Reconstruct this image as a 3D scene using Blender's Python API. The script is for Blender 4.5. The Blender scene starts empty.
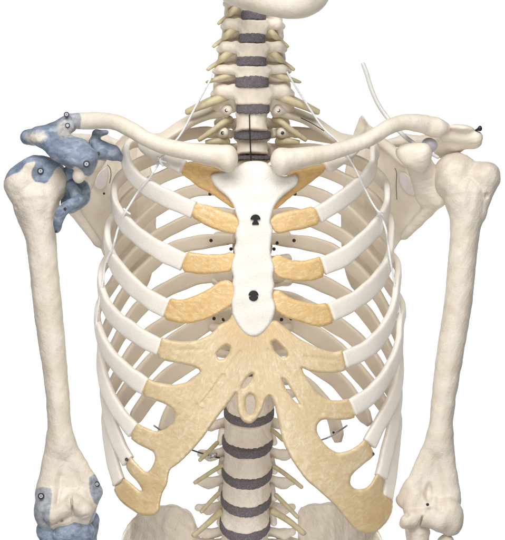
import bpy, math, random
import numpy as np
import openvdb

random.seed(7)
rng = np.random.default_rng(7)
C = bpy.context.scene.collection
SC = bpy.context.scene

# ------------------------------------------------------------------ camera, world, lamps, exposure
DIST = 2000.0                                   # millimetres from the camera to the breast bone
cam_d = bpy.data.cameras.new('camera')
cam = bpy.data.objects.new('camera', cam_d)
C.objects.link(cam)
cam.location = (0, -DIST * .001, 0)
cam.rotation_euler = (math.pi / 2, 0, 0)
cam_d.sensor_fit = 'HORIZONTAL'
cam_d.sensor_width = 36.0
cam_d.lens = 36.0 * DIST / 505.0
cam_d.clip_start = .05
cam_d.clip_end = 60
SC.camera = cam

world = bpy.data.worlds.new('World')
SC.world = world
world.use_nodes = True
bg = world.node_tree.nodes['Background']
bg.inputs[0].default_value = (1.0, 1.0, 1.0, 1)
bg.inputs[1].default_value = 0.05


def area(name, loc, target, size, power, col=(1, 1, 1), size_y=None):
    l = bpy.data.lights.new(name, 'AREA')
    l.energy = power
    l.color = col
    l.shape = 'RECTANGLE'
    l.size = size
    l.size_y = size_y or size
    o = bpy.data.objects.new(name, l)
    C.objects.link(o)
    o.location = loc
    v = np.array(target, float) - np.array(loc, float)
    from mathutils import Vector
    o.rotation_euler = Vector(v).to_track_quat('-Z', 'Y').to_euler()
    return o


area('softbox_key', (-.15, -1.15, 1.25), (0, .0, .0), 2.1, 43, (1, .99, .98), 1.3)
area('softbox_low', (0, -1.6, -.8), (0, .05, -.2), 1.0, 18.5, (1, .99, .98))
area('backdrop_lamp_left', (-1.5, 1.2, .2), (-.2, 2.6, 0), .8, 36, (1, 1, 1), 1.8)
area('backdrop_lamp_right', (1.5, 1.2, .2), (.2, 2.6, 0), .8, 36, (1, 1, 1), 1.8)

SC.view_settings.view_transform = 'Standard'
SC.view_settings.look = 'None'
SC.view_settings.exposure = 0.0
SC.view_settings.gamma = 1.0
SC.view_settings.use_curve_mapping = False
SC.render.engine = 'CYCLES'
SC.cycles.use_denoising = True
SC.cycles.max_bounces = 8
SC.cycles.diffuse_bounces = 5

# ------------------------------------------------------------------ materials


def new_mat(name):
    m = bpy.data.materials.new(name)
    m.use_nodes = True
    nt = m.node_tree
    return m, nt, nt.nodes['Principled BSDF']


def node(nt, typ, **kw):
    n = nt.nodes.new(typ)
    for k, v in kw.items():
        setattr(n, k, v)
    return n


def noise(nt, vec, scale, detail=4, rough=.55, dist=0.0):
    n = node(nt, 'ShaderNodeTexNoise')
    n.inputs['Scale'].default_value = scale
    n.inputs['Detail'].default_value = detail
    n.inputs['Roughness'].default_value = rough
    n.inputs['Distortion'].default_value = dist
    nt.links.new(vec, n.inputs['Vector'])
    return n.outputs['Fac']


def ramp(nt, fac, stops):
    r = node(nt, 'ShaderNodeValToRGB')
    e = r.color_ramp.elements
    while len(e) < len(stops):
        e.new(.5)
    for el, (p, c) in zip(e, stops):
        el.position = p
        el.color = (*c, 1)
    nt.links.new(fac, r.inputs[0])
    return r.outputs[0]


def mix(nt, fac, a, b, mode='MIX'):
    m = node(nt, 'ShaderNodeMix', data_type='RGBA', blend_type=mode)
    for s, v in ((0, fac), (6, a), (7, b)):
        if isinstance(v, (int, float)):
            m.inputs[s].default_value = v
        elif isinstance(v, tuple):
            m.inputs[s].default_value = (*v, 1)
        else:
            nt.links.new(v, m.inputs[s])
    return m.outputs[2]


def bump(nt, b, *hs):
    prev = None
    for h, strength, dist in hs:
        n = node(nt, 'ShaderNodeBump')
        n.inputs['Strength'].default_value = strength
        n.inputs['Distance'].default_value = dist
        nt.links.new(h, n.inputs['Height'])
        if prev:
            nt.links.new(prev, n.inputs['Normal'])
        prev = n.outputs[0]
    nt.links.new(prev, b.inputs['Normal'])


def objvec(nt, scale=(1, 1, 1)):
    t = node(nt, 'ShaderNodeTexCoord')
    mp = node(nt, 'ShaderNodeMapping')
    mp.inputs['Scale'].default_value = scale
    nt.links.new(t.outputs['Object'], mp.inputs['Vector'])
    return mp.outputs[0]


def bone_mat(name, light, dark, pit=.35):
    m, nt, b = new_mat(name)
    v = objvec(nt)
    big = noise(nt, v, 38, 4)
    col = ramp(nt, big, [(.32, dark), (.62, light)])
    sp = noise(nt, v, 520, 2)
    spots = ramp(nt, sp, [(.60, (0, 0, 0)), (.74, (1, 1, 1))])
    sepf = mix(nt, spots, col, tuple(x * y for x, y in zip(dark, (.86, .82, .74))))
    col = mix(nt, .5, col, sepf)
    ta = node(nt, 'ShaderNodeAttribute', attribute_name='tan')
    col = mix(nt, ta.outputs['Fac'], col, mix(nt, ramp(nt, big, [(.3, (0, 0, 0)), (.7, (1, 1, 1))]), (.755, .66, .52), (.81, .725, .59)))  # warm bounce light inside the cage, painted into the rib colour
    # blue muscle paint where the maker brushed it on (vertex attribute)
    at = node(nt, 'ShaderNodeAttribute', attribute_name='paint')
    bl_n = noise(nt, objvec(nt, (.8, 1, 1.3)), 78, 7, .68, .5)
    blue = ramp(nt, bl_n, [(.28, (.095, .125, .175)), (.46, (.175, .22, .295)), (.58, (.27, .325, .41)), (.72, (.46, .50, .565))])
    en = noise(nt, v, 260, 3)
    add = node(nt, 'ShaderNodeMath', operation='ADD')
    nt.links.new(at.outputs['Fac'], add.inputs[0])
    sub = node(nt, 'ShaderNodeMath', operation='MULTIPLY_ADD')
    nt.links.new(en, sub.inputs[0])
    sub.inputs[1].default_value = .8
    sub.inputs[2].default_value = -.4
    nt.links.new(sub.outputs[0], add.inputs[1])
    pf = ramp(nt, add.outputs[0], [(.22, (0, 0, 0)), (.5, (.55, .55, .55)), (.85, (1, 1, 1))])
    col = mix(nt, pf, col, blue)
    # dark ink (the drilled joints and foramina)
    nt.links.new(col, b.inputs['Base Color'])
    b.inputs['Roughness'].default_value = .42
    b.inputs['Specular IOR Level'].default_value = .4
    bump(nt, b, (noise(nt, v, 130, 3), pit * .5, .0012), (sp, pit, .0006))
    return m


M = {}
M['bone'] = bone_mat('ivory_plastic_bone', (.82, .75, .645), (.755, .67, .545))
M['sternum'] = bone_mat('chalk_white_bone', (.80, .765, .705), (.755, .71, .64), .7)
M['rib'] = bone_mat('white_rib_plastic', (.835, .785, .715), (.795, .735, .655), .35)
M['arm'] = bone_mat('beige_arm_bone', (.715, .65, .56), (.62, .545, .445), .6)
M['spine'] = bone_mat('grainy_bone', (.82, .75, .655), (.71, .63, .53), 1.0)


def cart_mat(name, a, b_, c):
    m, nt, b = new_mat(name)
    v = objvec(nt, (1, 1, 1))
    fa = node(nt, 'ShaderNodeAttribute', attribute_name='fibre_across')
    fl = node(nt, 'ShaderNodeAttribute', attribute_name='fibre_along')
    cx = node(nt, 'ShaderNodeCombineXYZ')
    nt.links.new(fa.outputs['Fac'], cx.inputs[0])
    nt.links.new(fl.outputs['Fac'], cx.inputs[1])
    streak = noise(nt, cx.outputs[0], 1.0, 5, .68, .9)
    col = ramp(nt, streak, [(.33, a), (.52, b_), (.63, c)])
    fine = noise(nt, v, 420, 3, .6)
    col = mix(nt, ramp(nt, fine, [(.56, (0, 0, 0)), (.72, (.6, .6, .6))]), col, c)
    low = noise(nt, v, 26, 3)
    col = mix(nt, ramp(nt, low, [(.35, (0, 0, 0)), (.7, (.55, .55, .55))]), col, a)
    at = node(nt, 'ShaderNodeAttribute', attribute_name='amber')
    col = mix(nt, at.outputs['Fac'], col, (.70, .43, .15))
    nt.links.new(col, b.inputs['Base Color'])
    b.inputs['Roughness'].default_value = .27
    b.inputs['Specular IOR Level'].default_value = .5
    b.inputs['Subsurface Weight'].default_value = .22
    b.inputs['Subsurface Radius'].default_value = (1.0, .62, .28)
    b.inputs['Subsurface Scale'].default_value = .004
    bump(nt, b, (streak, .45, .0012), (fine, .25, .0007), (noise(nt, v, 60, 3), .2, .002))
    return m


M['cart'] = cart_mat('amber_cartilage', (.68, .45, .19), (.735, .515, .245), (.82, .66, .42))
M['cart_low'] = cart_mat('pale_cartilage', (.655, .50, .285), (.715, .575, .36), (.79, .69, .50))
M['cart_top'] = cart_mat('ochre_cartilage', (.63, .39, .145), (.68, .45, .19), (.74, .53, .27))

m, nt, b = new_mat('disc_foam')
v = objvec(nt)
n1 = noise(nt, v, 900, 3, .7)
nt.links.new(ramp(nt, n1, [(.35, (.10, .083, .094)), (.6, (.20, .175, .188)), (.75, (.34, .305, .315))]), b.inputs['Base Color'])
b.inputs['Roughness'].default_value = .85
bump(nt, b, (n1, .8, .001))
M['disc'] = m


def plain(name, col, rough=.4, metal=0.0, var=.12, scale=200):
    m, nt, b = new_mat(name)
    v = objvec(nt)
    n = noise(nt, v, scale, 3)
    nt.links.new(ramp(nt, n, [(.3, tuple(c * (1 - var) for c in col)), (.7, col)]), b.inputs['Base Color'])
    b.inputs['Roughness'].default_value = rough
    b.inputs['Metallic'].default_value = metal
    return m


M['nerve'] = plain('yellow_nerve', (.62, .48, .21), .45, 0, .35, 160)
M['nerve_pale'] = plain('pale_yellow_nerve', (.69, .60, .38), .45, 0, .22, 160)
M['black'] = plain('black_screw', (.012, .012, .014), .35)
M['pale'] = plain('pale_blue_screw_core', (.42, .46, .52), .4)
M['steel'] = plain('steel_pin', (.55, .56, .58), .3, .9)
M['wire'] = plain('dark_wire', (.06, .05, .05), .4, .4)
M['pin'] = plain('brown_grey_wire', (.20, .18, .16), .4, .5)
M['cord'] = plain('white_cord', (.88, .88, .88), .7, 0, .18, 700)
M['tube'] = plain('milky_tube', (.74, .73, .70), .25, 0, .06)
M['ball'] = plain('lilac_white_bead', (.68, .67, .76), .3, 0, .08)
M['pad'] = plain('pinkish_pad', (.74, .69, .66), .5, 0, .08)
M['paper'] = plain('white_paper', (.92, .92, .92), .9, 0, .01)

# ------------------------------------------------------------------ photo-millimetres to the world
# 1 px of the photograph is 1 mm at the breast bone; d is the depth behind it.


def P(px, py, d):
    s = (DIST + d) / DIST
    return np.array([(px - 252.5) * s, d, (270 - py) * s])


def PP(pts):
    return [P(*p) for p in pts]


WORLD = {}


def link(name, verts, faces, mat, parent=None, smooth=True, attrs=None, mats=None, midx=None):
    """verts in millimetres, world space; the object's origin goes to its middle."""
    verts = np.asarray(verts, float)
    c = (verts.min(0) + verts.max(0)) / 2
    me = bpy.data.meshes.new(name)
    loc = (verts - c) * .001
    nf = len(faces)
    if isinstance(faces, np.ndarray):
        k = faces.shape[1]
        me.vertices.add(len(loc))
        me.vertices.foreach_set('co', loc.astype(np.float32).ravel())
        me.loops.add(nf * k)
        me.loops.foreach_set('vertex_index', faces.astype(np.int32).ravel())
        me.polygons.add(nf)
        me.polygons.foreach_set('loop_start', np.arange(0, nf * k, k, dtype=np.int32))
        me.update(calc_edges=True)
    else:
        me.from_pydata([tuple(p) for p in loc], [], [tuple(f) for f in faces])
    me.validate()
    for mm in (mats or [mat]):
        me.materials.append(mm)
    if midx is not None:
        me.polygons.foreach_set('material_index', np.asarray(midx, np.int32))
    if smooth:
        me.polygons.foreach_set('use_smooth', np.ones(len(me.polygons), bool))
    for k, val in (attrs or {}).items():
        a = me.attributes.new(k, 'FLOAT', 'POINT')
        a.data.foreach_set('value', np.asarray(val, np.float32))
    me.update()
    o = bpy.data.objects.new(name, me)
    C.objects.link(o)
    place(o, c, parent)
    return o


def place(o, c, parent):
    WORLD[o.name] = np.array(c, float)
    base = WORLD[parent.name] if parent else np.zeros(3)
    o.parent = parent
    o.location = (np.array(c, float) - base) * .001


def copy_of(o, c, parent, rot=None, scale=None):
    n = o.copy()
    C.objects.link(n)
    place(n, c, parent)
    if rot:
        n.rotation_euler = rot
    if scale:
        n.scale = scale
    return n


# ------------------------------------------------------------------ signed-distance modelling


def smin(a, b, k):
    if k <= 0:
        return np.minimum(a, b)
    h = np.clip(.5 + .5 * (b - a) / k, 0, 1)
    return b + (a - b) * h - k * h * (1 - h)


class Body:
    """A solid grown from rounded primitives and meshed as one surface."""

    def __init__(self, h=1.0, k=4.0):
        self.h, self.k, self.ops = h, k, []

    def rc(self, a, b, ra, rb=None, k=None, flat=1.0, cut=False):
        a, b = np.array(a, float), np.array(b, float)
        rb = ra if rb is None else rb
        r = max(ra, rb)

        def f(X, Y, Z):
            ba = b - a
            L = max(ba @ ba, 1e-6)
            t = np.clip(((X - a[0]) * ba[0] + (Y - a[1]) * ba[1] + (Z - a[2]) * ba[2]) / L, 0, 1)
            dy = (Y - a[1] - t * ba[1]) / flat
            d = np.sqrt((X - a[0] - t * ba[0]) ** 2 + dy ** 2 + (Z - a[2] - t * ba[2]) ** 2) - (ra + (rb - ra) * t)
            return d * min(1, flat ** .5)
        ext = np.array([r, r * max(flat, 1), r])
        self.ops.append((f, np.minimum(a, b) - ext, np.maximum(a, b) + ext, self.k if k is None else k, cut))
        return self

    def chain(self, pts, k=None, flat=1.0, cut=False):
        for p, q in zip(pts[:-1], pts[1:]):
            self.rc(p[0], q[0], p[1], q[1], k, flat, cut)
        return self

    def ell(self, c, r, k=None, cut=False, rz=0.0, ry=0.0):
        c, r = np.array(c, float), np.array(r, float)

        def f(X, Y, Z):
            x, y, z = X - c[0], Y - c[1], Z - c[2]
            if rz:
                cs, sn = math.cos(rz), math.sin(rz)
                x, y = x * cs + y * sn, -x * sn + y * cs
            if ry:
                cs, sn = math.cos(ry), math.sin(ry)
                x, z = x * cs - z * sn, x * sn + z * cs
            k0 = np.sqrt((x / r[0]) ** 2 + (y / r[1]) ** 2 + (z / r[2]) ** 2)
            k1 = np.sqrt((x / r[0] ** 2) ** 2 + (y / r[1] ** 2) ** 2 + (z / r[2] ** 2) ** 2) + 1e-9
            return k0 * (k0 - 1) / k1
        e = np.full(3, r.max()) if (rz or ry) else r
        self.ops.append((f, c - e, c + e, self.k if k is None else k, cut))
        return self

    def drum(self, c, rx, ry, hz, rnd=2.0, waist=0.0, k=None, sag=0.0, cut=False, shear=0.0):
        """Upright elliptic drum (vertebral body, disc) with rounded rims and a waist."""
        c = np.array(c, float)

        def f(X, Y, Z):
            z = Z - c[2] - shear * (Y - c[1])
            w = 1 - waist * np.clip(1 - (z / hz) ** 2, 0, 1)
            rad = np.sqrt(((X - c[0]) / rx) ** 2 + ((Y - c[1]) / ry) ** 2)
            dr = (rad - w) * min(rx, ry) + rnd
            dz = np.abs(z) - hz + rnd
            return np.minimum(np.maximum(dr, dz), 0) + np.sqrt(np.maximum(dr, 0) ** 2 + np.maximum(dz, 0) ** 2) - rnd
        e = np.array([rx, ry, hz + abs(shear) * ry])
        self.ops.append((f, c - e, c + e, self.k if k is None else k, cut))
        return self

    def func(self, f, lo, hi, k=None, cut=False):
        self.ops.append((f, np.array(lo, float), np.array(hi, float), self.k if k is None else k, cut))
        return self

    def solve(self, rough=0.0, seed=0):
        h = self.h
        pos = [o for o in self.ops if not o[4]]
        lo = np.min([o[1] for o in pos], 0) - 4 * h
        hi = np.max([o[2] for o in pos], 0) + 4 * h
        n = np.ceil((hi - lo) / h).astype(int) + 1
        ax = [lo[i] + h * np.arange(n[i]) for i in range(3)]
        D = np.full(n, 6.0, np.float32)
        for f, l, u, k, cut in self.ops:
            m = k + 4 * h
            i0 = np.maximum(np.floor((l - m - lo) / h).astype(int), 0)
            i1 = np.minimum(np.ceil((u + m - lo) / h).astype(int) + 1, n)
            if (i1 <= i0).any():
                continue
            sl = tuple(slice(p, q) for p, q in zip(i0, i1))
            X = ax[0][sl[0]][:, None, None]
            Y = ax[1][sl[1]][None, :, None]
            Z = ax[2][sl[2]][None, None, :]
            d = f(X, Y, Z)
            if cut:
                D[sl] = -smin(-D[sl], d, k)
            else:
                D[sl] = smin(D[sl], d, k)
        if rough:
            r = np.random.default_rng(seed)
            X, Y, Z = np.meshgrid(*ax, indexing='ij', sparse=True)
            for s in (18., 11., 7., 4.5):
                for _ in range(2):
                    w = r.normal(size=3)
                    w = w / np.linalg.norm(w) * 2 * math.pi / s
                    ph = r.uniform(0, 6.28)
                    D = D + (rough * s / 18. * np.sin(X * w[0] + Y * w[1] + Z * w[2] + ph)).astype(np.float32)
        D = np.clip(D, -5, 5)
        D[0], D[-1], D[:, 0], D[:, -1], D[:, :, 0], D[:, :, -1] = 5, 5, 5, 5, 5, 5
        g = openvdb.FloatGrid(5.0)
        g.copyFromArray(np.ascontiguousarray(D, np.float32))
        g.transform = openvdb.createLinearTransform(voxelSize=h)
        pts, quads = g.convertToQuads(isovalue=0.0)
        pts = pts + lo
        return pts, quads[:, ::-1].astype(np.int32)


def solid(name, body, mat, parent, rough=0.0, seed=0, paint=None, extra=None):
    v, f = body.solve(rough, seed)
    at = {}
    if paint is not None:
        at['paint'] = paint(v)
    for k, fn in (extra or {}).items():
        at[k] = fn(v)
    return link(name, v, f, mat, parent, attrs=at)


def blobs(*bl):
    """Painted patch: 1 inside any of the balls (centre, radius), soft at the rim."""
    cs = [(np.array(c, float), r) for c, r in bl]

    def f(v):
        out = np.zeros(len(v))
        for c, r in cs:
            dd = np.linalg.norm(v - c, axis=1)
            out = np.maximum(out, np.clip((r - dd) / 4 + .5, 0, 1))
        return out
    return f


def in_poly(v, poly, soft=1.0):
    s_ = DIST / (DIST + v[:, 1])
    px, py = 252.5 + v[:, 0] * s_, 270 - v[:, 2] * s_
    d = poly_sdf([tuple(p) for p in chaikin(poly, 2)], px, py)
    return np.clip(.5 - d / (2 * soft), 0, 1)


def painted(*areas):
    """Brushed areas: (outline in photo millimetres, coverage, deepest d)."""
    def f(v):
        out = np.zeros(len(v))
        for poly, cov, dmax, *near in areas:
            if cov < 0:                              # rubbed thin here
                out = out * (1 + cov * in_poly(v, poly, 3.5))
            else:
                out = np.maximum(out, in_poly(v, poly) * cov * (v[:, 1] < dmax) * (v[:, 1] > (near[0] if near else -99)))
        return out
    return f


def spline(pts, step=2.5, smooth=0):
    pts = np.array(pts, float)
    seg = np.linalg.norm(np.diff(pts, axis=0), axis=1) ** .5
    t = np.concatenate([[0], np.cumsum(seg)])
    ext = np.vstack([2 * pts[0] - pts[1], pts, 2 * pts[-1] - pts[-2]])
    te = np.concatenate([[t[0] - seg[0]], t, [t[-1] + seg[-1]]])
    out = []
    for i in range(len(pts) - 1):
        p0, p1, p2, p3 = ext[i:i + 4]
        t0, t1, t2, t3 = te[i:i + 4]
        u = np.linspace(t1, t2, 12, endpoint=False)[:, None]
        A1 = (t1 - u) / (t1 - t0) * p0 + (u - t0) / (t1 - t0) * p1
        A2 = (t2 - u) / (t2 - t1) * p1 + (u - t1) / (t2 - t1) * p2
        A3 = (t3 - u) / (t3 - t2) * p2 + (u - t2) / (t3 - t2) * p3
        B1 = (t2 - u) / (t2 - t0) * A1 + (u - t0) / (t2 - t0) * A2
        B2 = (t3 - u) / (t3 - t1) * A2 + (u - t1) / (t3 - t1) * A3
        out.append((t2 - u) / (t2 - t1) * B1 + (u - t1) / (t2 - t1) * B2)
    out = np.vstack(out + [pts[-1:]])
    L = np.concatenate([[0], np.cumsum(np.linalg.norm(np.diff(out[:, :3], axis=0), axis=1))])
    n = max(3, int(L[-1] / step) + 1)
    s = np.linspace(0, L[-1], n)
    out = np.stack([np.interp(s, L, out[:, j]) for j in range(out.shape[1])], 1)
    for _ in range(smooth):
        out[1:-1] = .5 * out[1:-1] + .25 * (out[:-2] + out[2:])
    return out


def sweep(path, nrm, hw, ht, nsec=16, power=2.6, endr=.6):
    """Ribbon swept along path; nrm = outward direction per sample; hw half height, ht half thickness."""
    n = len(path)
    T = np.gradient(path, axis=0)
    T /= np.linalg.norm(T, axis=1)[:, None]
    N = nrm - (nrm * T).sum(1)[:, None] * T
    N /= np.linalg.norm(N, axis=1)[:, None] + 1e-9
    B = np.cross(T, N)
    a = np.linspace(0, 2 * math.pi, nsec, endpoint=False)
    ca = np.sign(np.cos(a)) * np.abs(np.cos(a)) ** (2 / power)
    sa = np.sign(np.sin(a)) * np.abs(np.sin(a)) ** (2 / power)
    V = path[:, None, :] + N[:, None, :] * (ca[None, :, None] * np.broadcast_to(ht, n)[:, None, None]) \
        + B[:, None, :] * (sa[None, :, None] * np.broadcast_to(hw, n)[:, None, None])
    rings = [V[i] for i in range(n)]
    # rounded ends
    rings.insert(0, path[0] - T[0] * endr + (V[0] - path[0]) * .75)
    rings.append(path[-1] + T[-1] * endr + (V[-1] - path[-1]) * .75)
    V = np.vstack(rings)
    F = []
    m = len(rings)
    for i in range(m - 1):
        for j in range(nsec):
            k = (j + 1) % nsec
            F.append((i * nsec + j, i * nsec + k, (i + 1) * nsec + k, (i + 1) * nsec + j))
    F.append(tuple(range(nsec))[::-1])
    F.append(tuple((m - 1) * nsec + j for j in range(nsec)))
    return V, F


def tube(name, pts, r, mat, parent, step=2.0, nsec=10, smooth=1, twist=0.0):
    """Round cord, nerve or wire through world points; r a number or one radius per point."""
    pts = np.array(pts, float)
    rr = np.full(len(pts), r, float) if np.isscalar(r) else np.array(r, float)
    q = spline(np.column_stack([pts, rr]), step, smooth)
    path, rad = q[:, :3], q[:, 3]
    nr = np.tile(np.array([.13, -1, .21]), (len(path), 1))
    if twist:
        s = np.arange(len(path)) * step * twist
        rad = rad * (1 + .22 * np.sin(s))
    V, F = sweep(path, nr, rad, rad, nsec, 2.0, float(rad.min()) * .6)
    return link(name, V, F, mat, parent)


def chaikin(poly, it=1):
    p = np.array(poly, float)
    for _ in range(it):
        q = np.roll(p, -1, 0)
        p = np.stack([.8 * p + .2 * q, .2 * p + .8 * q], 1).reshape(-1, 2)
    return p


def poly_sdf(poly, X, Z):
    d2 = np.full(X.shape, 1e9)
    inside = np.zeros(X.shape, bool)
    n = len(poly)
    for i in range(n):
        ax, az = poly[i]
        bx, bz = poly[(i + 1) % n]
        ex, ez = bx - ax, bz - az
        wx, wz = X - ax, Z - az
        t = np.clip((wx * ex + wz * ez) / (ex * ex + ez * ez + 1e-9), 0, 1)
        d2 = np.minimum(d2, (wx - t * ex) ** 2 + (wz - t * ez) ** 2)
        c = (az > Z) != (bz > Z)
        with np.errstate(divide='ignore', invalid='ignore'):
            xi = ax + (Z - az) * ex / (ez if abs(ez) > 1e-9 else 1e-9)
        inside ^= c & (X < xi)
    d = np.sqrt(d2)
    return np.where(inside, -d, d)


def sheet_body(poly, depth, half, holes=(), h=.8, rnd=None, it=1, thick=None):
    """Curved plate: outline traced in photo millimetres, its middle surface at depth(px,py)."""
    rnd = half * .9 if rnd is None else rnd

    def conv(pl):
        pl = chaikin(pl, it)
        return np.array([P(a, b_, float(depth(a, b_)))[[0, 2]] for a, b_ in pl])
    pw = conv(poly)
    hw = [conv(hh) for hh in holes]
    lo2, hi2 = pw.min(0), pw.max(0)
    g = np.meshgrid(np.linspace(lo2[0], hi2[0], 30), np.linspace(lo2[1], hi2[1], 30))
    B = Body(h, 0)

    def dgrid(X, Z):
        px, py = 252.5 + X, 270 - Z
        for _ in range(3):
            d = depth(px, py)
            s = (DIST + d) / DIST
            px, py = 252.5 + X / s, 270 - Z / s
        return depth(px, py)
    dd = dgrid(*g)

    def f(X, Y, Z):
        X2, Z2 = np.meshgrid(X.ravel(), Z.ravel(), indexing='ij')
        s = poly_sdf(pw, X2, Z2)
        for hh in hw:
            s = np.maximum(s, -poly_sdf(hh, X2, Z2))
        m = dgrid(X2, Z2)
        gx, gz = np.gradient(m, h)
        sl = np.sqrt(1 + gx ** 2 + gz ** 2)
        th = half if thick is None else thick(X2, Z2, s)
        dy = np.abs(Y - m[:, None, :]) / sl[:, None, :] - (th[:, None, :] if not np.isscalar(th) else th) + rnd
        ds = (s + rnd)[:, None, :]
        return np.minimum(np.maximum(ds, dy), 0) + np.sqrt(np.maximum(ds, 0) ** 2 + np.maximum(dy, 0) ** 2) - rnd
    B.func(f, (lo2[0], dd.min() - half * 1.6, lo2[1]), (hi2[0], dd.max() + half * 1.6, hi2[1]))
    return B


# ------------------------------------------------------------------ the setting
def backdrop():
    prof = [(1.0, -1.75), (1.8, -1.75), (2.2, -1.7), (2.45, -1.5), (2.6, -1.1), (2.62, -.5), (2.62, 1.8)]
    prof = spline([(a, b, 0) for a, b in prof], .12, 1)
    V, F = [], []
    for x in (-2.6, 2.6):
        for y, z, _ in prof:
            V.append((x * 1000, y * 1000, z * 1000))
    n = len(prof)
    for i in range(n - 1):
        F.append((i, i + 1, n + i + 1, n + i))
    o = link('backdrop', V, F, M['paper'])
    o['kind'] = 'structure'
    o['label'] = 'seamless bright white paper backdrop behind the skeleton'
    return o


backdrop()

# ------------------------------------------------------------------ the skeleton
root = bpy.data.objects.new('skeleton_model', None)
C.objects.link(root)
root.empty_display_size = .05
place(root, (0, 120, -330), None)
root['label'] = 'ivory human skeleton model with amber rib cartilage and blue painted shoulder'
root['category'] = 'skeleton model'

CX = 250.0


def I(v, xs, ys):
    return np.interp(v, xs, ys)


def D0(py):
    return I(py, [150, 165, 220, 300, 340, 400, 480, 530], [34, 29, 14, 3, 0, 3, 10, 18])


def SPD(py):                                       # depth of the middle of the vertebral bodies
    return I(py, [-10, 20, 80, 110, 160, 220, 280, 340, 400, 440, 480, 540],
             [92, 88, 90, 97, 118, 136, 143, 140, 128, 118, 112, 112])


def SPX(py):
    return I(py, [0, 60, 120, 160, 300, 420, 480, 540], [254, 252.5, 252, 253, 252, 248.5, 247, 245])


WY = [165, 210, 262, 309, 347, 386, 430, 461, 482, 530]
WW = [108, 127, 139, 146, 150, 154, 151, 149, 148, 147]
AY = [165, 210, 262, 309, 540]
AA = [62, 84, 96, 102, 102]


def front(px, py, W=None, A=None, d0=None):
    W = I(py, WY, WW) if W is None else W
    A = I(py, AY, AA) if A is None else A
    d0 = D0(py) if d0 is None else d0
    u = np.clip(np.abs(px - CX) / W, 0, 1)
    return d0 + A * (1 - np.sqrt(np.maximum(1 - u ** 2.3, 0)))


# ---- ribs: front trace (from the cartilage outwards), then the trace round the back up to the spine
LEFT = {
    1: ([(183, 167), (170, 161.5), (158, 156), (149, 150), (144.5, 145)],
        [(147, 141), (154, 140.5), (163, 138), (172, 132.5), (184, 124.5), (197, 117.5), (212, 113), (228, 112)]),
    2: ([(193.5, 210), (175, 202), (160, 195), (146, 187), (135, 178), (128, 167), (125, 156)],
        [(126, 147), (134, 142), (148, 141), (168, 138), (190, 134), (208, 132), (230, 134)]),
    3: ([(183.5, 262), (164, 253), (144.5, 241), (127, 226), (117, 211), (114, 197)],
        [(116, 184), (124, 175), (136, 166), (152, 159), (172, 153), (200, 150), (232, 153)]),
    4: ([(166.5, 308.5), (152, 301), (137, 290), (124, 277), (114, 263), (108.5, 248), (107, 236)],
        [(110, 224), (117, 212), (127, 200), (142, 188), (160, 178), (180, 170), (205, 168), (233, 172)]),
    5: ([(159.5, 347), (145, 340), (130, 330), (117, 320), (107, 307), (102, 293), (100.5, 279)],
        [(103, 267), (110, 257), (120, 246), (133, 231), (150, 214), (165, 204), (180, 196), (197, 190), (213, 189), (234, 192)]),
    6: ([(145, 386.5), (130, 376), (117, 364), (107, 351), (100.5, 336), (97.5, 322)],
        [(98, 309), (104, 297), (113, 284), (121, 271), (129, 261), (140, 250), (158, 236), (175, 227), (192, 219), (210, 214), (235, 214)]),
    7: ([(133.5, 430.5), (122, 417), (112.5, 402), (105.5, 386), (102, 371), (100, 357)],
        [(101, 343), (106, 330), (114, 313), (122, 298), (136, 279), (153, 263), (170, 250), (190, 244), (210, 241), (235, 239)]),
    8: ([(128, 461), (120, 446), (113, 429), (108, 412), (105, 396), (103.5, 382)],
        [(104, 370), (109, 358), (115, 346), (122, 333), (131, 319), (142, 306), (160, 293), (180, 283), (196, 277), (213, 275), (235, 276)]),
    9: ([(119, 482), (113, 463), (109, 444), (106.5, 426), (105.2, 412)],
        [(106, 401), (110, 391), (115, 382), (121, 371), (129, 359), (138, 347), (150, 335), (165, 325), (182, 315), (205, 303), (235, 295)]),
    10: ([(117, 484), (112.5, 465), (109.5, 446), (108.8, 431)],
         [(111, 419), (116, 408), (123, 397), (131, 386), (144, 371), (160, 354), (176, 341), (195, 330), (213, 319), (235, 313)]),
    11: ([], [(131, 424), (135, 418), (141, 409), (151, 395), (166, 378), (183, 367), (205, 352), (235, 339)]),
    12: ([], [(163, 442), (164.5, 430), (168, 417), (175, 405), (187, 391), (207, 376), (235, 365)]),
}
RIGHT_FRONT = {
    1: [(326, 167), (337, 161), (346, 155), (353, 149), (356.5, 144)],
    2: [(318, 215), (337, 203), (355, 189), (367, 177), (373.5, 165), (374, 155)],
    3: [(323, 266), (342, 258), (357, 246.5), (371, 233.5), (382, 220), (387, 205), (387.5, 192)],
    4: [(331, 312), (345, 306), (359, 298), (375, 284), (386, 268), (390.5, 253), (391, 241)],
    5: [(344, 360), (366, 350), (380, 337), (390, 320), (395, 303), (396.5, 288)],
    6: [(352, 407.5), (370, 396), (385, 378), (395.5, 357), (399.5, 340), (400, 324)],
    7: [(369.5, 443.5), (379, 425), (390, 406), (397, 386), (399.3, 368), (399.5, 354)],
    8: [(381, 477), (386, 455), (391, 435), (395.5, 414), (398, 396), (398.5, 384)],
    9: [(387, 497), (391, 474), (394.5, 450), (397, 428), (398, 412)],
    10: [(385, 495), (389, 474), (393, 453), (394.5, 436)],
}
HWF = {1: 7.2, 2: 9.2, 3: 9.4, 4: 9.7, 5: 9.2, 6: 9.2, 7: 8.2, 8: 8.2, 9: 8.0, 10: 5, 11: 5, 12: 4.5}
HWB = {1: 8.2, 2: 7.2, 3: 7.6, 4: 7.4, 5: 7.4, 6: 7.4, 7: 7.8, 8: 8.8, 9: 10, 10: 10.3, 11: 10, 12: 8}
RIBS = {}
RIBW = {}


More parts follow.
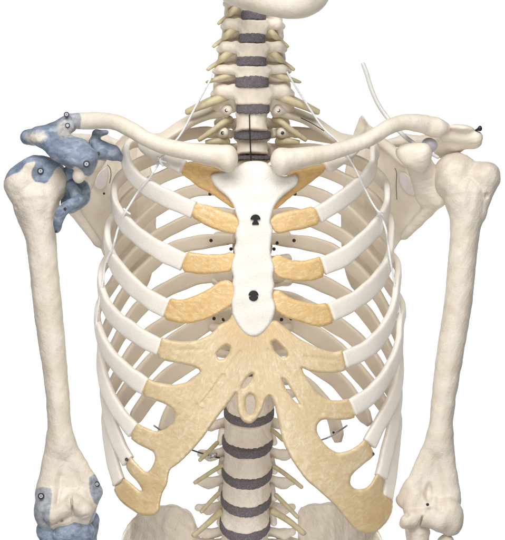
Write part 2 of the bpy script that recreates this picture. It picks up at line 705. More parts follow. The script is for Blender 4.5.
def make_rib(i, side):
    fr, bk = LEFT[i]
    if side > 0:
        fr = RIGHT_FRONT.get(i, [])
        bk = [(501 - a, b_) for a, b_ in bk]
    allx = [abs(a - CX) for a, _ in (fr + bk[:3])]
    W = max(allx) + .3 if fr else 150
    RIBW[(i, side)] = W
    jy = {1: 165, 2: 210, 3: 262, 4: 309, 5: 347, 6: 386, 7: 430, 8: 461, 9: 482, 10: 486, 11: 486, 12: 486}[i]
    A, d0 = float(I(jy, AY, AA)), float(D0(jy))
    dm = d0 + A
    ys = bk[-1][1]
    sd, sx = float(SPD(ys)), float(SPX(ys))
    dmax = sd + (46 if i > 2 else 34 if i == 2 else 26)
    pts = []
    for a, b_ in fr:
        d = float(front(a, b_, W, A, d0)) + 4
        pts.append(P(a, b_, d))
    nf = len(pts)
    for a, b_ in bk[:-1]:
        u = min(1, abs(a - CX) / W)
        d = dm + 4 + (dmax - dm) * math.sqrt(max(0, 1 - u ** 2.4))
        if abs(a - sx) < 56:                      # neck of the rib comes forward to the vertebra
            t = (56 - abs(a - sx)) / 30
            d -= t * 10
        pts.append(P(a, b_, d))
    a, b_ = bk[-1]
    pts.append(P(a, b_, sd + 14))
    path = spline(pts, 2.5, 5)
    n = len(path)
    cen = np.array([(CX - 252.5), dm + 4, 0])
    # the share of the rib lying in front
    s = np.linspace(0, 1, n)
    fs = 0
    if nf:
        k = np.argmin(np.linalg.norm(path - pts[nf - 1], axis=1))
        fs = k / n
    rel = (path - cen) * np.array([1 / W, 1 / 92, 0])
    N = rel / (np.linalg.norm(rel, axis=1)[:, None] + 1e-9)
    if i == 1:
        N = N * .3 + np.array([0, -.7, .62])
    elif i == 2:
        N = N * .9 + np.array([0, -.05, .42]) * np.clip((s - fs * .55) / .25, 0, 1)[:, None]
    elif i < 7:
        N = N + np.array([0, 0, .10])
    else:                                         # the low ribs turn their flat side forwards
        N = N + np.array([0, -.45, .10]) * np.clip((fs + .06 - s) / .1, 0, 1)[:, None]
    hw = np.where(s < fs, HWF[i], HWB[i]).astype(float)
    if fs:
        x = np.clip((s - fs + .12) / .24, 0, 1)
        hw = HWF[i] + (HWB[i] - HWF[i]) * (x * x * (3 - 2 * x))
        hw *= 1 - .14 * np.exp(-((s - fs) / .09) ** 2)
    hw = hw * (1 - .28 * np.clip((s - .9) / .08, 0, 1))
    if not nf:
        hw *= np.clip(.55 + s / .12, .55, 1)
    ht = 3.3 + .5 * np.sin(s * 9 + i) * .4 + 1.2 * np.clip((s - .88) / .06, 0, 1)
    wob = .35 * np.sin(np.arange(n) * .21 + i * 2.1) + .25 * np.sin(np.arange(n) * .53 + i)
    V, F = sweep(path, N, hw + wob, ht * 1.06, 22, 3.8)
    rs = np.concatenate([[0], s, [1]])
    tn = np.clip((rs - fs - .02) / .16, 0, 1) if nf else np.ones(n + 2)  # painted bounce warmth: none in front, full round the back of the rib
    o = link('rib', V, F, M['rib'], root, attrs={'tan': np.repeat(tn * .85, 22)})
    RIBS[(i, side)] = o
    return o


for i in range(1, 13):
    for side in (-1, 1):
        make_rib(i, side)

# ---- breast bone
ST = [(239.5, 165.5), (245, 162), (252, 161), (260, 161), (266, 162.5), (270.7, 166), (276, 173.5), (282.6, 176.5), (289.5, 175.6),
      (296, 174), (299, 178.5), (297.4, 184.5), (291.5, 189.5), (284.5, 194.5), (278, 201), (273.5, 208), (271.8, 215),
      (270, 222), (273, 229), (272.3, 236), (271, 243), (270.5, 251), (272, 259), (274.7, 267), (272.7, 277), (274.7, 285),
      (272, 296), (276, 306), (273.7, 317), (270, 325), (263, 332.5), (257, 336.5), (250, 336.5), (244, 333), (238, 326), (232.5, 315),
      (231.8, 308), (231, 301), (234, 292), (232, 284), (233.5, 277), (231, 269), (232, 262), (234.8, 255), (233.5, 249),
      (236.4, 242), (235, 235), (235.6, 229), (239, 223.5), (236, 214), (233.6, 206), (227.5, 197), (215.6, 187.5), (211, 180),
      (210.8, 175), (216, 172.8), (225, 171.5), (233, 169)]


def st_depth(px, py):
    return D0(py) + 3.5 + .004 * (px - 253) ** 2 * np.clip((230 - py) / 40, 0, 1) * .7


def st_thick(X, Z, s):
    py = 270 - Z
    t = 5.4 + .8 * np.cos((py - 221) / 37 * math.pi) * .5
    t = t - 1.2 * np.exp(-((py - 204) / 9) ** 2)
    return t + .25 * np.sin(X * .23 + Z * .11) + .25 * np.sin(X * .07 - Z * .31)


sternum = solid('sternum', sheet_body(ST, st_depth, 5.6, h=.8, rnd=3.4, thick=st_thick), M['sternum'], root)
sternum['label'] = 'chalk white breastbone with two black screws'


def disc_prism(c, r, depth, n=20, sectors=None):
    pass


def screw(c, r, parent, nrm=(0, -1, 0), style='ring', tilt=0.0):
    """Small screw head: dark ring with a pale driven centre, standing a little proud."""
    nrm = np.array(nrm, float)
    nrm /= np.linalg.norm(nrm)
    u = np.cross(nrm, (0, 0, 1.))
    u /= np.linalg.norm(u)
    w = np.cross(u, nrm)
    V, F, mi = [], [], []
    n = 24

    def ring(rad, off):
        k = len(V)
        for j in range(n):
            a = 2 * math.pi * j / n + tilt
            V.append(np.array(c) + nrm * off + (u * math.cos(a) + w * math.sin(a)) * rad)
        return k
    ks = [ring(r, -1.5), ring(r, .15), ring(r * .92, .4), ring(r * .64, .4), ring(r * .6, .2), ring(r * .2, .22)]
    for a, (p, q) in enumerate(zip(ks[:-1], ks[1:])):
        for j in range(n):
            k = (j + 1) % n
            F.append((p + j, p + k, q + k, q + j))
            mi.append(1 if a >= 4 else 0)
    F.append(tuple(ks[-1] + j for j in range(n)))
    mi.append(0 if style == 'ring' else 1)
    if style == 'dark' or r < 2.2:
        mi = [0] * len(mi)
    return link('screw', V, F, None, parent, smooth=False, mats=[M['black'], M['pale']], midx=mi)


def sternum_screw(px, py, lower):
    """Black screw head whose pale slots leave a dome above, a narrow stem and a foot below."""
    d = float(D0(py)) - 3.3
    def pt(a, b_, off):
        return P(px + a, py + b_, d - off)
    dome = [(5.0 * math.cos(t), -.6 - 5.0 * math.sin(t)) for t in np.linspace(0, math.pi, 13)]
    if lower:
        foot = [(4.6 * math.cos(t), .9 + 4.2 * math.sin(t)) for t in np.linspace(math.pi, 0, 13)]
        stemw = 1.1
    else:
        foot = [(3.4, 3.2), (3.2, 4.8), (-3.2, 4.8), (-3.4, 3.2)][::-1]
        stemw = 1.7
    outl = dome + [(-stemw, .2)] + ([(-stemw, 1.0)] if not lower else []) + foot + ([(stemw, 1.0)] if not lower else []) + [(stemw, .2)]
    V, F = [], []
    n = len(outl)
    for off in (-1.4, .35):
        for a, b_ in outl:
            V.append(pt(a, b_, off))
    for a, b_ in outl:
        V.append(pt(a * .86, b_ * .9, .8))
    for r0 in (0, n):
        for j in range(n):
            k = (j + 1) % n
            F.append((r0 + j, r0 + k, r0 + n + k, r0 + n + j))
    F.append(tuple(2 * n + j for j in range(n)))
    return link('screw', V, F, M['black'], sternum, smooth=False)


sternum_screw(255.5, 220, False)
sternum_screw(253.5, 296, True)

# ---- costal cartilages of the upper ribs
CART = [
    (1, -1, [(179, 171.5), (187, 161), (200, 164), (217, 168), (225, 172), (232, 180), (236, 200), (235, 209), (231, 208), (222, 201), (211, 194), (196, 185.5)]),
    (1, 1, [(330, 164), (324, 171.5), (317, 178), (308, 185), (299, 191), (287, 200), (276, 210), (271, 208), (276, 198), (284, 184), (288, 173), (298, 169.5), (308, 167.5), (320, 164.5)]),
    (2, -1, [(191, 216.5), (195, 202.5), (209, 205), (225, 211.5), (233, 213.5), (241, 221), (238, 234.5), (229, 233.5), (221, 231.5), (206, 226.5)]),
    (2, 1, [(315, 206), (321, 223.5), (305, 229), (290, 231.5), (276, 234.5), (268, 221), (275, 214.5), (284, 212), (296, 209.5)]),
    (3, -1, [(185.5, 251.5), (181, 272), (200, 274.5), (219, 273), (233, 271), (236, 255), (231, 251.5), (223, 253.5), (212, 254.5), (200, 253.5)]),
    (3, 1, [(321, 255.5), (325, 276.5), (314, 281), (300, 281.5), (287, 280.5), (275, 276), (270, 259.5), (277, 253.5), (289, 259.5), (303, 261), (313, 258.5)]),
    (4, -1, [(169, 297.5), (163, 318.5), (177, 323), (190, 323.5), (203, 320.5), (214, 316.5), (226, 309), (235, 303), (235, 284), (227, 279.5), (219, 281.5), (206, 290), (193, 296.5), (181, 300)]),
    (4, 1, [(327.5, 302.5), (335, 322), (322, 327.5), (310, 325.5), (298, 321.5), (284, 317), (274, 310), (271, 291), (277, 289), (291, 298), (307, 303), (318, 303.5)]),
]


def fibres_rays(v):
    # strands fan out from the foot of the breast bone
    dx, dz = v[:, 0] + 1.0, v[:, 2] + 20
    r = np.hypot(dx, dz)
    th = np.arctan2(dx, -dz)
    return th * 26 + .02 * r, r * .15


def fibres_bars(v):
    return (v[:, 2] - .28 * np.abs(v[:, 0])) * .30, v[:, 0] * .17


def amber_at(pts, r=9, amt=.55):
    cs = [P(a, b_, float(front(a, b_)) + 4) for a, b_ in pts]

    def f(v):
        out = np.zeros(len(v))
        for c in cs:
            out = np.maximum(out, np.clip(1 - np.linalg.norm(v - c, axis=1) / r, 0, 1))
        return out * amt
    return f


for i, side, poly in CART:
    W = RIBW[(i, side)]
    jy = {1: 165, 2: 210, 3: 262, 4: 309}[i]
    A, d0 = float(I(jy, AY, AA)), float(D0(jy))

    def dep(px, py, W=W, A=A, jy=jy):
        return front(px, py, W, A, d0=None) * 1.0 + (4.2 if jy > 170 else 7.5) + (float(D0(jy)) - D0(py)) * np.clip(np.abs(px - 253) / 60, 0, 1)
    B = sheet_body(poly, dep, 3.9 if i > 1 else 3.2, h=.8)
    end = [(sum(p[0] for p in poly[:2]) / 2, sum(p[1] for p in poly[:2]) / 2)]
    solid('costal_cartilage', B, M['cart'] if i > 1 else M['cart_top'], root, rough=.16, seed=i * 2 + side,
          extra={'amber': amber_at([poly[0], poly[1]] if i > 1 else [(0, 0)], 14, .4), 'fibre_across': lambda v: fibres_bars(v)[0], 'fibre_along': lambda v: fibres_bars(v)[1]})

# ---- fused cartilage arch of the lower ribs, with the tip of the breast bone
ARCH = [(160.5, 336.5), (169, 340), (183, 341.5), (196, 340.5), (207.6, 335.6), (215.5, 329.7), (218, 325.5), (229.4, 319.8), (233, 312),
        (242, 318), (253, 324), (264, 318), (272.5, 320), (277, 320.5), (285.5, 327.5), (299.4, 338.5), (315, 346.5), (327, 351), (335, 352), (343.5, 349),
        (346.8, 370), (339, 372.5), (330, 373.3), (318, 373), (309, 371), (301.4, 367.5), (304, 373), (310, 383), (317, 392.5), (323, 397), (331, 400),
        (340, 400.3), (350, 398), (356, 417), (348.6, 419.8), (336, 420.6), (322.5, 419.3), (317, 424.6), (316.7, 431.5), (322.5, 441.5), (330, 449),
        (338, 453), (350, 450), (359.5, 443.5), (365.5, 438), (374.5, 452.5), (373, 457), (364, 464), (351.5, 474.7), (350, 484), (355.4, 489.2),
        (365.3, 488.5), (371.3, 482.6), (376, 473.5), (379.5, 471.5), (383.5, 474.5), (383, 484), (381.8, 492.3), (387, 494.5), (393, 498), (393, 509), (388, 521),
        (378, 531), (367.5, 533.3), (357.4, 531.5), (349, 523), (341, 513), (333, 503.4), (319.5, 491.5), (306, 480), (293.5, 463), (284, 445),
        (280.5, 433), (277.5, 417.5), (273.7, 401.8), (269.7, 395), (265.8, 398.8), (261.8, 411), (256, 420), (250, 424), (243.5, 422), (240, 417), (237, 409.5),
        (236.8, 399), (236.5, 392.5), (234.5, 395), (225.3, 407.7), (215.4, 419.8), (203.6, 437), (191.7, 451), (180, 462.5), (170, 469.5), (168.5, 475), (167.3, 483.6),
        (162.4, 493.5), (160.4, 501.4), (159.4, 511.5), (152.5, 516), (140, 515), (128, 507.5), (117.8, 498.6), (113, 487.5), (121.3, 483), (123, 479), (126, 478.6), (133, 484.5), (140, 490.8),
        (142.3, 489.8), (137, 481.5), (129.7, 473.5), (125, 466.5), (130, 455.5), (137, 463.5), (146.5, 472.7), (151.5, 467.7), (155.3, 459), (153.5, 452), (145.5, 448), (136, 443), (130, 438),
        (136, 422.5), (145.4, 427), (155.3, 431.5), (165.2, 429.5), (173.5, 422.6), (175, 411), (165.2, 403.8), (150, 399), (141.8, 395.5), (147, 377),
        (154, 381), (163.3, 383.5), (175, 384.5), (185, 382.5), (192, 380), (199, 374), (199.7, 370), (194, 367), (178, 363.3), (167, 361.6), (156.5, 357)]


def oval(cx, cy, rx, ry, ang=0, n=16):
    out = []
    for t in np.linspace(0, 2 * math.pi, n, endpoint=False):
        a, b_ = rx * math.cos(t), ry * math.sin(t)
        out.append((cx + a * math.cos(ang) - b_ * math.sin(ang), cy + a * math.sin(ang) + b_ * math.cos(ang)))
    return out


HOLES = [
    oval(250.3, 404.5, 4.9, 10.6),
    oval(247.5, 381, 2.2, 8.8, math.radians(36)),
    [(216.5, 353.5), (221, 348.5), (226, 345), (230, 347), (229, 354), (224, 359), (218.5, 359.3)],
    [(271.4, 342.5), (275.6, 340), (281, 345.5), (287, 352.5), (287.8, 356.6), (281.6, 357.6), (275, 351.5)],
    [(282, 378), (286, 381), (292, 391), (300, 404.5), (296.5, 403), (290.5, 396), (285, 387)],
]


def arch_depth(px, py):
    d = front(px, py) + 4.5
    d = d + 5 * np.exp(-((px - 250) / 17.) ** 2) * np.clip((py - 340) / 60, 0, 1)
    return d


def arch_thick(X, Z, s):
    g = 0
    for (x0, y0), (x1, y1), dp in (((224, 376), (202, 403), 1.0), ((240, 352), (214, 385), .5), ((268, 350), (292, 372), .5), ((300, 398), (322, 415), .5), ((205, 350), (175, 350), .4), ((305, 357), (335, 361), .4), ((196, 405), (165, 425), .5)):
        a0, b0, a1, b1 = x0 - 252.5, 270 - y0, x1 - 252.5, 270 - y1
        L = (a1 - a0) ** 2 + (b1 - b0) ** 2
        t = np.clip(((X - a0) * (a1 - a0) + (Z - b0) * (b1 - b0)) / L, 0, 1)
        dd = np.hypot(X - a0 - t * (a1 - a0), Z - b0 - t * (b1 - b0))
        g = g + dp * np.exp(-(dd / 1.5) ** 2) - .45 * dp * np.exp(-((dd - 3.6) / 1.8) ** 2)
    return 3.9 - g + .35 * np.sin(X * .06 + Z * .09)


arch = solid('costal_cartilage', sheet_body(ARCH, arch_depth, 4.0, HOLES, h=.8, thick=arch_thick), M['cart_low'], root, rough=.07, seed=3,
             extra={'fibre_across': lambda v: fibres_rays(v)[0], 'fibre_along': lambda v: fibres_rays(v)[1],
                    'amber': lambda v: np.maximum.reduce([
                 amber_at([(160, 347), (145, 387), (133, 430), (344, 360), (353, 408), (369, 445), (127, 461)], 15, .30)(v),
                 amber_at([(130, 497), (145, 508), (125, 490), (380, 510), (370, 520), (385, 500), (250, 335), (237, 327), (268, 327)], 30, .38)(v),
                 amber_at([(150, 490), (362, 505)], 34, .3)(v)])})
arch['label'] = 'broad fused tan cartilage arch with oval gaps below the breastbone'

# ---- collar bones
CLAV = {
    -1: [((71, 121, 92), 8), ((85, 121, 84), 9), ((100, 120.5, 74), 8.6), ((116, 122.5, 62), 8.2), ((130, 129, 52), 8.2), ((145, 138, 42), 8.0),
         ((160, 144.5, 34), 8.2), ((178, 149.5, 26), 8.6), ((196, 152.5, 19), 9.0), ((212, 154.5, 14), 10.2), ((226, 156.5, 10), 11.2)],
    1: [((444, 128, 92), 7), ((434, 126.5, 88), 9.5), ((420, 123.5, 80), 9.6), ((403, 122.5, 70), 8.2), ((388, 127.5, 60), 8.0), ((371, 138, 50), 7.6), ((349, 147, 38), 7.4),
        ((330, 152.5, 28), 8.4), ((312, 155.5, 20), 9.2), ((296, 158, 14), 10.2), ((282, 159.5, 9), 11)],
}
clav = {}
for side, pts in CLAV.items():
    B = Body(.9, 3)
    q = spline([list(P(*p)) + [r] for p, r in pts], 2.5)
    for a, b_ in zip(q[:-1], q[1:]):
        B.rc(a[:3], b_[:3], a[3], b_[3], .4, .86)
    e = pts[-1][0]
    B.ell(P(e[0] + (2 if side < 0 else -1), e[1] + 3, e[2] + 2), (9, 9, 13.5), 5)
    if side > 0:
        B.ell(P(436, 128, 86), (11, 8, 10), 5)
        B.rc(P(380, 144, 46), P(425, 138, 72), 3.5, 4, 5, cut=True)
    paint = painted(([(50, 105), (78, 108), (82, 118), (80, 130), (84, 136), (60, 140), (50, 130)], .62, 110)) if side < 0 else None
    clav[side] = solid('clavicle', B, M['bone'], root, rough=.10, seed=11 + side, paint=paint)
clav[-1]['label'] = 'collarbone with its outer end painted blue'

# ---- shoulder blades
SCAP_R = [(360.8, 113.5), (367, 121), (373, 130), (384, 141), (395, 151), (407, 160), (420, 168), (433, 178), (437, 190), (441, 203), (432, 208), (421, 215),
          (412, 224), (405, 233), (394, 250), (384, 268), (372, 284), (361, 293), (352, 290), (346, 276), (342, 255), (340.5, 232), (341, 210), (343, 185), (347, 160), (352, 138)]


def scap_depth(px, py):
    return I(px, [335, 345, 365, 385, 400, 415, 430, 445], [214, 213, 203, 186, 168, 148, 128, 112])


SCAP_L = [(505 - a - (8 if a < 400 else 3), b_ + (4 if a > 380 else 2)) for a, b_ in SCAP_R][::-1]
SCAP_L = [(a, max(b_, 134) if a < 150 else b_) for a, b_ in SCAP_L]


def scap_depth_l(px, py):
    return scap_depth(502 - px, py)


def scapula(side):
    poly, dep = (SCAP_R, scap_depth) if side > 0 else (SCAP_L, scap_depth_l)

    def th(X, Z, s):
        return 1.9 + 2.6 * np.exp(-np.abs(s) / 4.5) + .5 * np.sin(X * .13 + Z * .05)
    B = sheet_body(poly, dep, 4.5, h=1.0, rnd=1.6, thick=th)
    B.k = 5

    def S(px, py, d):
        return P(px, py, d)
    if side > 0:
        B.rc(S(441, 199, 116), S(405, 236, 158), 6.5, 4.2, 6)                # thick outer border
        B.ell(S(434, 184, 118), (8, 15, 21), 8, rz=.4)                        # socket
        B.rc(S(424, 178, 122), S(418, 158, 95), 10, 11, 7)                    # root of the beak
        B.rc(S(407, 152, 88), S(421, 155, 78), 9.5, 10.5, 6)                  # coracoid
        B.ell(S(412, 156, 78), (14.5, 8, 12), 5, ry=.3)
        B.ell(S(420, 160, 82), (11, 9, 13), 5)
        B.rc(S(420, 166, 100), S(426, 196, 126), 12, 11, 8)
        B.rc(S(428, 172, 106), S(436, 196, 118), 8, 8, 8)
        B.rc(S(402, 152, 78), S(424, 151, 76), 6.5, 8, 4)
        B.rc(S(370, 132, 200), S(404, 161, 152), 4.6, 6, 6)
        B.rc(S(441, 151, 132), S(456, 146, 116), 8, 8, 6)
        B.rc(S(362, 150, 212), S(405, 140, 205), 4, 6, 6)                     # spine of the blade
        B.rc(S(405, 140, 205), S(446, 143, 160), 6, 8, 6)
        B.rc(S(446, 143, 160), S(472, 141, 112), 8, 8.5, 6)
        B.rc(S(446, 134, 104), S(476, 138, 94), 8.2, 7.5, 6)                 # acromion
        B.rc(S(440, 143, 118), S(476, 142, 108), 7.5, 5.5, 6)
        B.ell(S(462, 128.5, 92), (13, 10, 4.5), 4, ry=.12)
    else:
        B.rc(S(70, 205, 116), S(97, 243, 158), 6.0, 4.2, 6)
        B.ell(S(73, 188, 116), (10, 16, 22), 8, rz=-.4)
        B.rc(S(70, 172, 108), S(66, 178, 106), 7, 7, 6)
        B.rc(S(84, 184, 122), S(92, 166, 98), 10, 9, 7)
        B.rc(S(98, 158, 98), S(86, 165, 80), 9.5, 10.5, 6)                    # coracoid
        B.ell(S(80, 174, 78), (7.6, 7, 10), 3.5, ry=.35)
        B.rc(S(140, 150, 212), S(103, 140, 200), 4, 6, 6)
        B.rc(S(103, 140, 200), S(58, 140, 150), 6, 8, 6)
        B.rc(S(58, 140, 150), S(32, 138, 112), 8, 8.5, 6)
        B.chain([(S(28, 137, 92), 8.4), (S(40, 136, 84), 9.5), (S(54, 134, 82), 10.5), (S(68, 124, 90), 10)], 5)   # acromion
        B.chain([(S(44, 141, 80), 7.2), (S(58, 150, 74), 10), (S(70, 156, 71), 10.5), (S(84, 161, 70), 9.5)], 6)        # ligament bridge
        B.chain([(S(66, 141, 78), 8), (S(80, 148, 74), 8.5), (S(90, 156, 72), 8)], 6)
        B.chain([(S(97, 134, 96), 4.5), (S(95, 143, 92), 6), (S(102, 150, 88), 8.5), (S(113, 153, 90), 7.5), (S(121, 158, 96), 4)], 4)
        B.chain([(S(97, 134, 98), 4.2), (S(106, 132.5, 100), 2.6)], 3)
    paint = None
    if side < 0:
        paint = painted(([(12, 140), (20, 128), (40, 120), (58, 110), (84, 106), (90, 132), (91, 150), (97, 152), (98, 164), (91, 176), (85, 176), (82, 171), (76, 166), (70, 170), (60, 164), (40, 152), (20, 150)], 1.0, 108),
                        ([(90, 128), (110, 126), (110, 138), (122, 148), (128, 164), (116, 163), (100, 160), (90, 160)], .95, 120),
                        ([(56, 160), (72, 160), (78, 176), (90, 184), (91, 202), (70, 216), (56, 205)], 1.0, 150, 86),
                        ([(24, 138), (30, 132), (42, 131), (48, 136), (42, 144), (30, 144)], -.75, 0), ([(58, 120), (70, 118), (78, 128), (74, 137), (60, 138), (54, 130)], -.5, 0))
    o = solid('scapula', B, M['bone'], root, rough=.14, seed=21 + side, paint=paint)
    return o


scap_r = scapula(1)
scap_l = scapula(-1)
scap_l['label'] = 'shoulder blade with its hook and roof brushed blue'

# pale pad and wire fixed to the front of each blade
for side, pts in ((1, [(398, 171), (406, 173), (412, 180), (415.5, 190), (414, 197), (405, 193), (399, 184)]),
                  (-1, [(107, 166), (109, 175), (106.5, 186), (101, 191), (94.5, 187), (95, 179), (100, 171)])):
    dep = (lambda px, py: scap_depth(px, py) - 5.5) if side > 0 else (lambda px, py: scap_depth_l(px, py) - 7.5)
    sc = scap_r if side > 0 else scap_l
    solid('pad', sheet_body(pts, dep, 1.6, h=.6, it=2), M['pad'], sc)
    if side > 0:
        wp = [(395, 168.5, 158), (396.5, 172, 157), (396.2, 185, 157), (396.8, 199.5, 160)]
    else:
        wp = [(107.5, 165, 152), (110, 168, 152), (111, 176, 153), (109.5, 183, 155)]
    tube('wire', PP(wp), .5, M['pin'], sc, 1.5, 8)

# ---- upper arms
B = Body(1.0, 6)
Hr = lambda px, py, d: P(px, py, d)
B.ell(Hr(456, 178, 108), (25, 24, 26.5), 8)
B.ell(Hr(484, 177, 100), (15, 20, 14.5), 9)
B.ell(Hr(487, 172, 100), (11, 15, 9), 7)
B.rc(Hr(455, 186, 92), Hr(461, 203, 92), 8, 9, 8)
B.rc(Hr(486, 180, 96), Hr(475, 215, 98), 12, 11, 9)
q = spline([list(P(x, y, d)) + [r] for x, y, d, r in [(466, 195, 102, 24), (466.5, 213, 100, 18.8), (465, 232, 98, 15.6), (462, 262, 96, 14.8),
                                                       (458.5, 300, 94, 14.6), (453, 335, 92, 14.2), (448, 367, 90, 13.8), (443.5, 400, 88, 12.6), (441, 425, 87, 12.4), (440, 445, 86, 13)]], 4)
for a, b_ in zip(q[:-1], q[1:]):
    B.rc(a[:3], b_[:3], a[3], b_[3], .6)
B.rc(Hr(442, 438, 86), Hr(450, 500, 86), 10.5, 12, 6, .8)
B.rc(Hr(436, 440, 86), Hr(411, 490, 88), 10.5, 8.5, 7, .8)
B.rc(Hr(411, 490, 88), Hr(404, 500, 90), 9, 8.5, 5, .85)
B.rc(Hr(430, 470, 88), Hr(432, 505, 86), 12, 12, 6, .6)
B.ell(Hr(449, 517, 76), (15.5, 13, 20), 5, ry=-.12)
B.ell(Hr(414, 505, 82), (11, 9, 19), 5, ry=.2)
B.ell(Hr(430, 510, 80), (14, 10, 16), 5)
B.chain([(Hr(407, 521, 72), 7.6), (Hr(412, 519, 74), 9.2), (Hr(423, 517, 76), 9), (Hr(432, 517, 74), 11), (Hr(441, 521, 72), 12)], 3)
B.rc(Hr(404, 524, 74), Hr(413, 524, 78), 4.5, 5, 3)
B.ell(Hr(429.5, 491, 73), (5, 12, 11), 3, cut=True, ry=.12)
B.ell(Hr(441, 492, 64), (3, 10, 14), 6, cut=True, ry=-.1)
B.rc(Hr(427.5, 506, 62), Hr(423, 517, 60), 1.0, 1.1, 1.2, 16, cut=True)
B.rc(Hr(423, 517, 60), Hr(417.5, 533, 60), 1.1, 1.8, 1.2, 14, cut=True)
B.rc(Hr(402, 511, 60), Hr(408, 516, 60), 1.2, .8, 3, 8, cut=True)
B.rc(Hr(473, 172, 74), Hr(470, 205, 76), 3.6, 3, 6, cut=True)
B.ell(Hr(487, 196, 84), (2.2, 5, 3), 2, cut=True)
hum_r = solid('humerus', B, M['arm'], root, rough=.15, seed=31)

B = Body(1.0, 6)
B.ell(P(42, 182, 106), (28, 24, 27), 8)
B.ell(P(20, 182, 98), (14.5, 19, 17), 9)
B.ell(P(35, 166, 94), (16, 12, 10), 7)
B.rc(P(48, 196, 90), P(45, 216, 92), 9, 9, 8)
B.rc(P(19, 186, 96), P(33, 225, 98), 13, 11, 10)
q = spline([list(P(x, y, d)) + [r] for x, y, d, r in [(36, 200, 102, 26), (37, 217, 100, 20), (40.5, 235, 98, 16.6), (43.5, 265, 96, 15.2),
                                                       (47.5, 305, 94, 15), (51.5, 340, 92, 14), (55.3, 372, 90, 12.6), (58, 400, 88, 12.2), (59.5, 425, 87, 12.4), (61, 445, 86, 13.6)]], 4)
for a, b_ in zip(q[:-1], q[1:]):
    B.rc(a[:3], b_[:3], a[3], b_[3], .6)
B.rc(P(58, 438, 86), P(48, 495, 86), 11, 14, 6, .8)
B.rc(P(63, 440, 86), P(88, 482, 88), 11, 9, 7, .8)
B.rc(P(88, 482, 88), P(93.5, 491, 90), 9.5, 9, 5, .85)
B.rc(P(68, 470, 88), P(66, 505, 86), 13, 13, 6, .6)
B.ell(P(50, 509, 78), (17, 13, 23), 5, ry=.1)
B.ell(P(83, 507, 82), (12, 11, 20), 5, ry=-.15)
B.ell(P(67, 510, 80), (15, 10, 21), 5)
B.rc(P(94, 492, 88), P(88, 512, 84), 8, 7, 5)
B.chain([(P(52, 515, 70), 10), (P(64, 509, 74), 8), (P(74, 503, 74), 9.5), (P(84, 510, 74), 9.5)], 3)
B.ell(P(68, 486, 66), (7, 9, 9), 5, cut=True)
B.rc(P(70.5, 495, 62), P(74, 531, 62), 1.0, 1.3, 1.8, 8, cut=True)
B.rc(P(60, 478, 66), P(57, 503, 66), 2.0, 1.5, 5, 5, cut=True)
B.rc(P(71, 518, 60), P(61, 522, 60), 1.4, 1.8, 1.5, 8, cut=True)
B.rc(P(61, 522, 60), P(50, 527, 60), 1.8, 1.0, 1.5, 8, cut=True)
B.rc(P(76, 519, 60), P(88, 516, 60), 1.2, .9, 2, 7, cut=True)
B.ell(P(15, 207, 84), (2.4, 5, 2.6), 2, cut=True)


paint_hl = painted(
    ([(0, 178), (3, 162), (20, 152), (36, 146), (52, 148), (66, 156), (75, 172), (72, 186), (66, 176), (59.5, 166), (56, 168), (51.5, 176), (46.5, 184), (33, 181), (30.5, 172),
      (37, 161), (26, 163), (20, 172), (12, 174.5), (4, 180)], 1.0, 125),
    ([(25, 503), (31, 500), (37.5, 486), (52.5, 488), (52, 500), (49, 521), (53, 531), (86, 531), (90, 518), (97, 504), (108, 504), (108, 548), (20, 548)], .62, 130),
    ([(88, 478), (94, 473), (108, 480), (108, 502), (96, 506), (90, 495)], .7, 130))


hum_l = solid('humerus', B, M['arm'], root, rough=.15, seed=33, paint=paint_hl)
hum_l['label'] = 'upper arm bone with blue paint on its head and elbow'

# blue painted pad between socket and arm
B = Body(.8, 4)
q = spline([list(P(*a)) + [r] for a, r in [((84, 198.5, 92), 3.2), ((78, 201, 85), 5.0), ((70, 204.5, 78), 6.2), ((62.5, 211, 74), 6.4), ((59, 221, 75), 5.2), ((57.5, 231, 80), 3.2)]], 1.5)
for a, b_ in zip(q[:-1], q[1:]):
    B.rc(a[:3], b_[:3], a[3], b_[3], .5, .8)
B.chain([(P(72, 186, 98), 6), (P(76, 196, 92), 6.5)], 4)
pad = solid('muscle_strip', B, M['bone'], root, rough=.3, seed=35, paint=lambda v: np.ones(len(v)))
pad['label'] = 'slate blue muscle strip wrapped under the arm socket'

# ---- forearms, cut by the lower edge of the photograph
for side in (-1, 1):
    f = (lambda x: x) if side > 0 else (lambda x: 503 - x)
    B = Body(1.0, 5)
    B.chain([(P(f(419), 532, 84), 11)] + ([(P(74, 532, 82), 12), (P(62, 535, 82), 12), (P(84, 532, 84), 8), (P(78, 545, 84), 11)] if side < 0 else []) + [(P(f(418), 552, 88), 10.5), (P(f(415), 600, 94), 8), (P(f(412), 650, 98), 7)], 5)
    B.rc(P(f(414), 520, 104), P(f(418), 548, 98), 11, 11, 6)
    pu = (lambda v: np.clip(np.ones(len(v)) * .9, 0, 1)) if side < 0 else None
    u_ = solid('ulna', B, M['arm'], root, rough=.3, seed=41 + side, paint=pu)
    B = Body(1.0, 4)
    B.chain([(P(f(446), 544, 80) if side > 0 else P(48, 531, 84), 10 if side > 0 else 12), (P(f(445), 552, 81), 9.6), (P(f(443), 566, 84), 6.5), (P(f(442), 600, 88), 7), (P(f(438), 650, 92), 7.5)], 4)
    r_ = solid('radius', B, M['arm'], root, rough=.3, seed=43 + side, paint=pu)

# ---- vertebrae


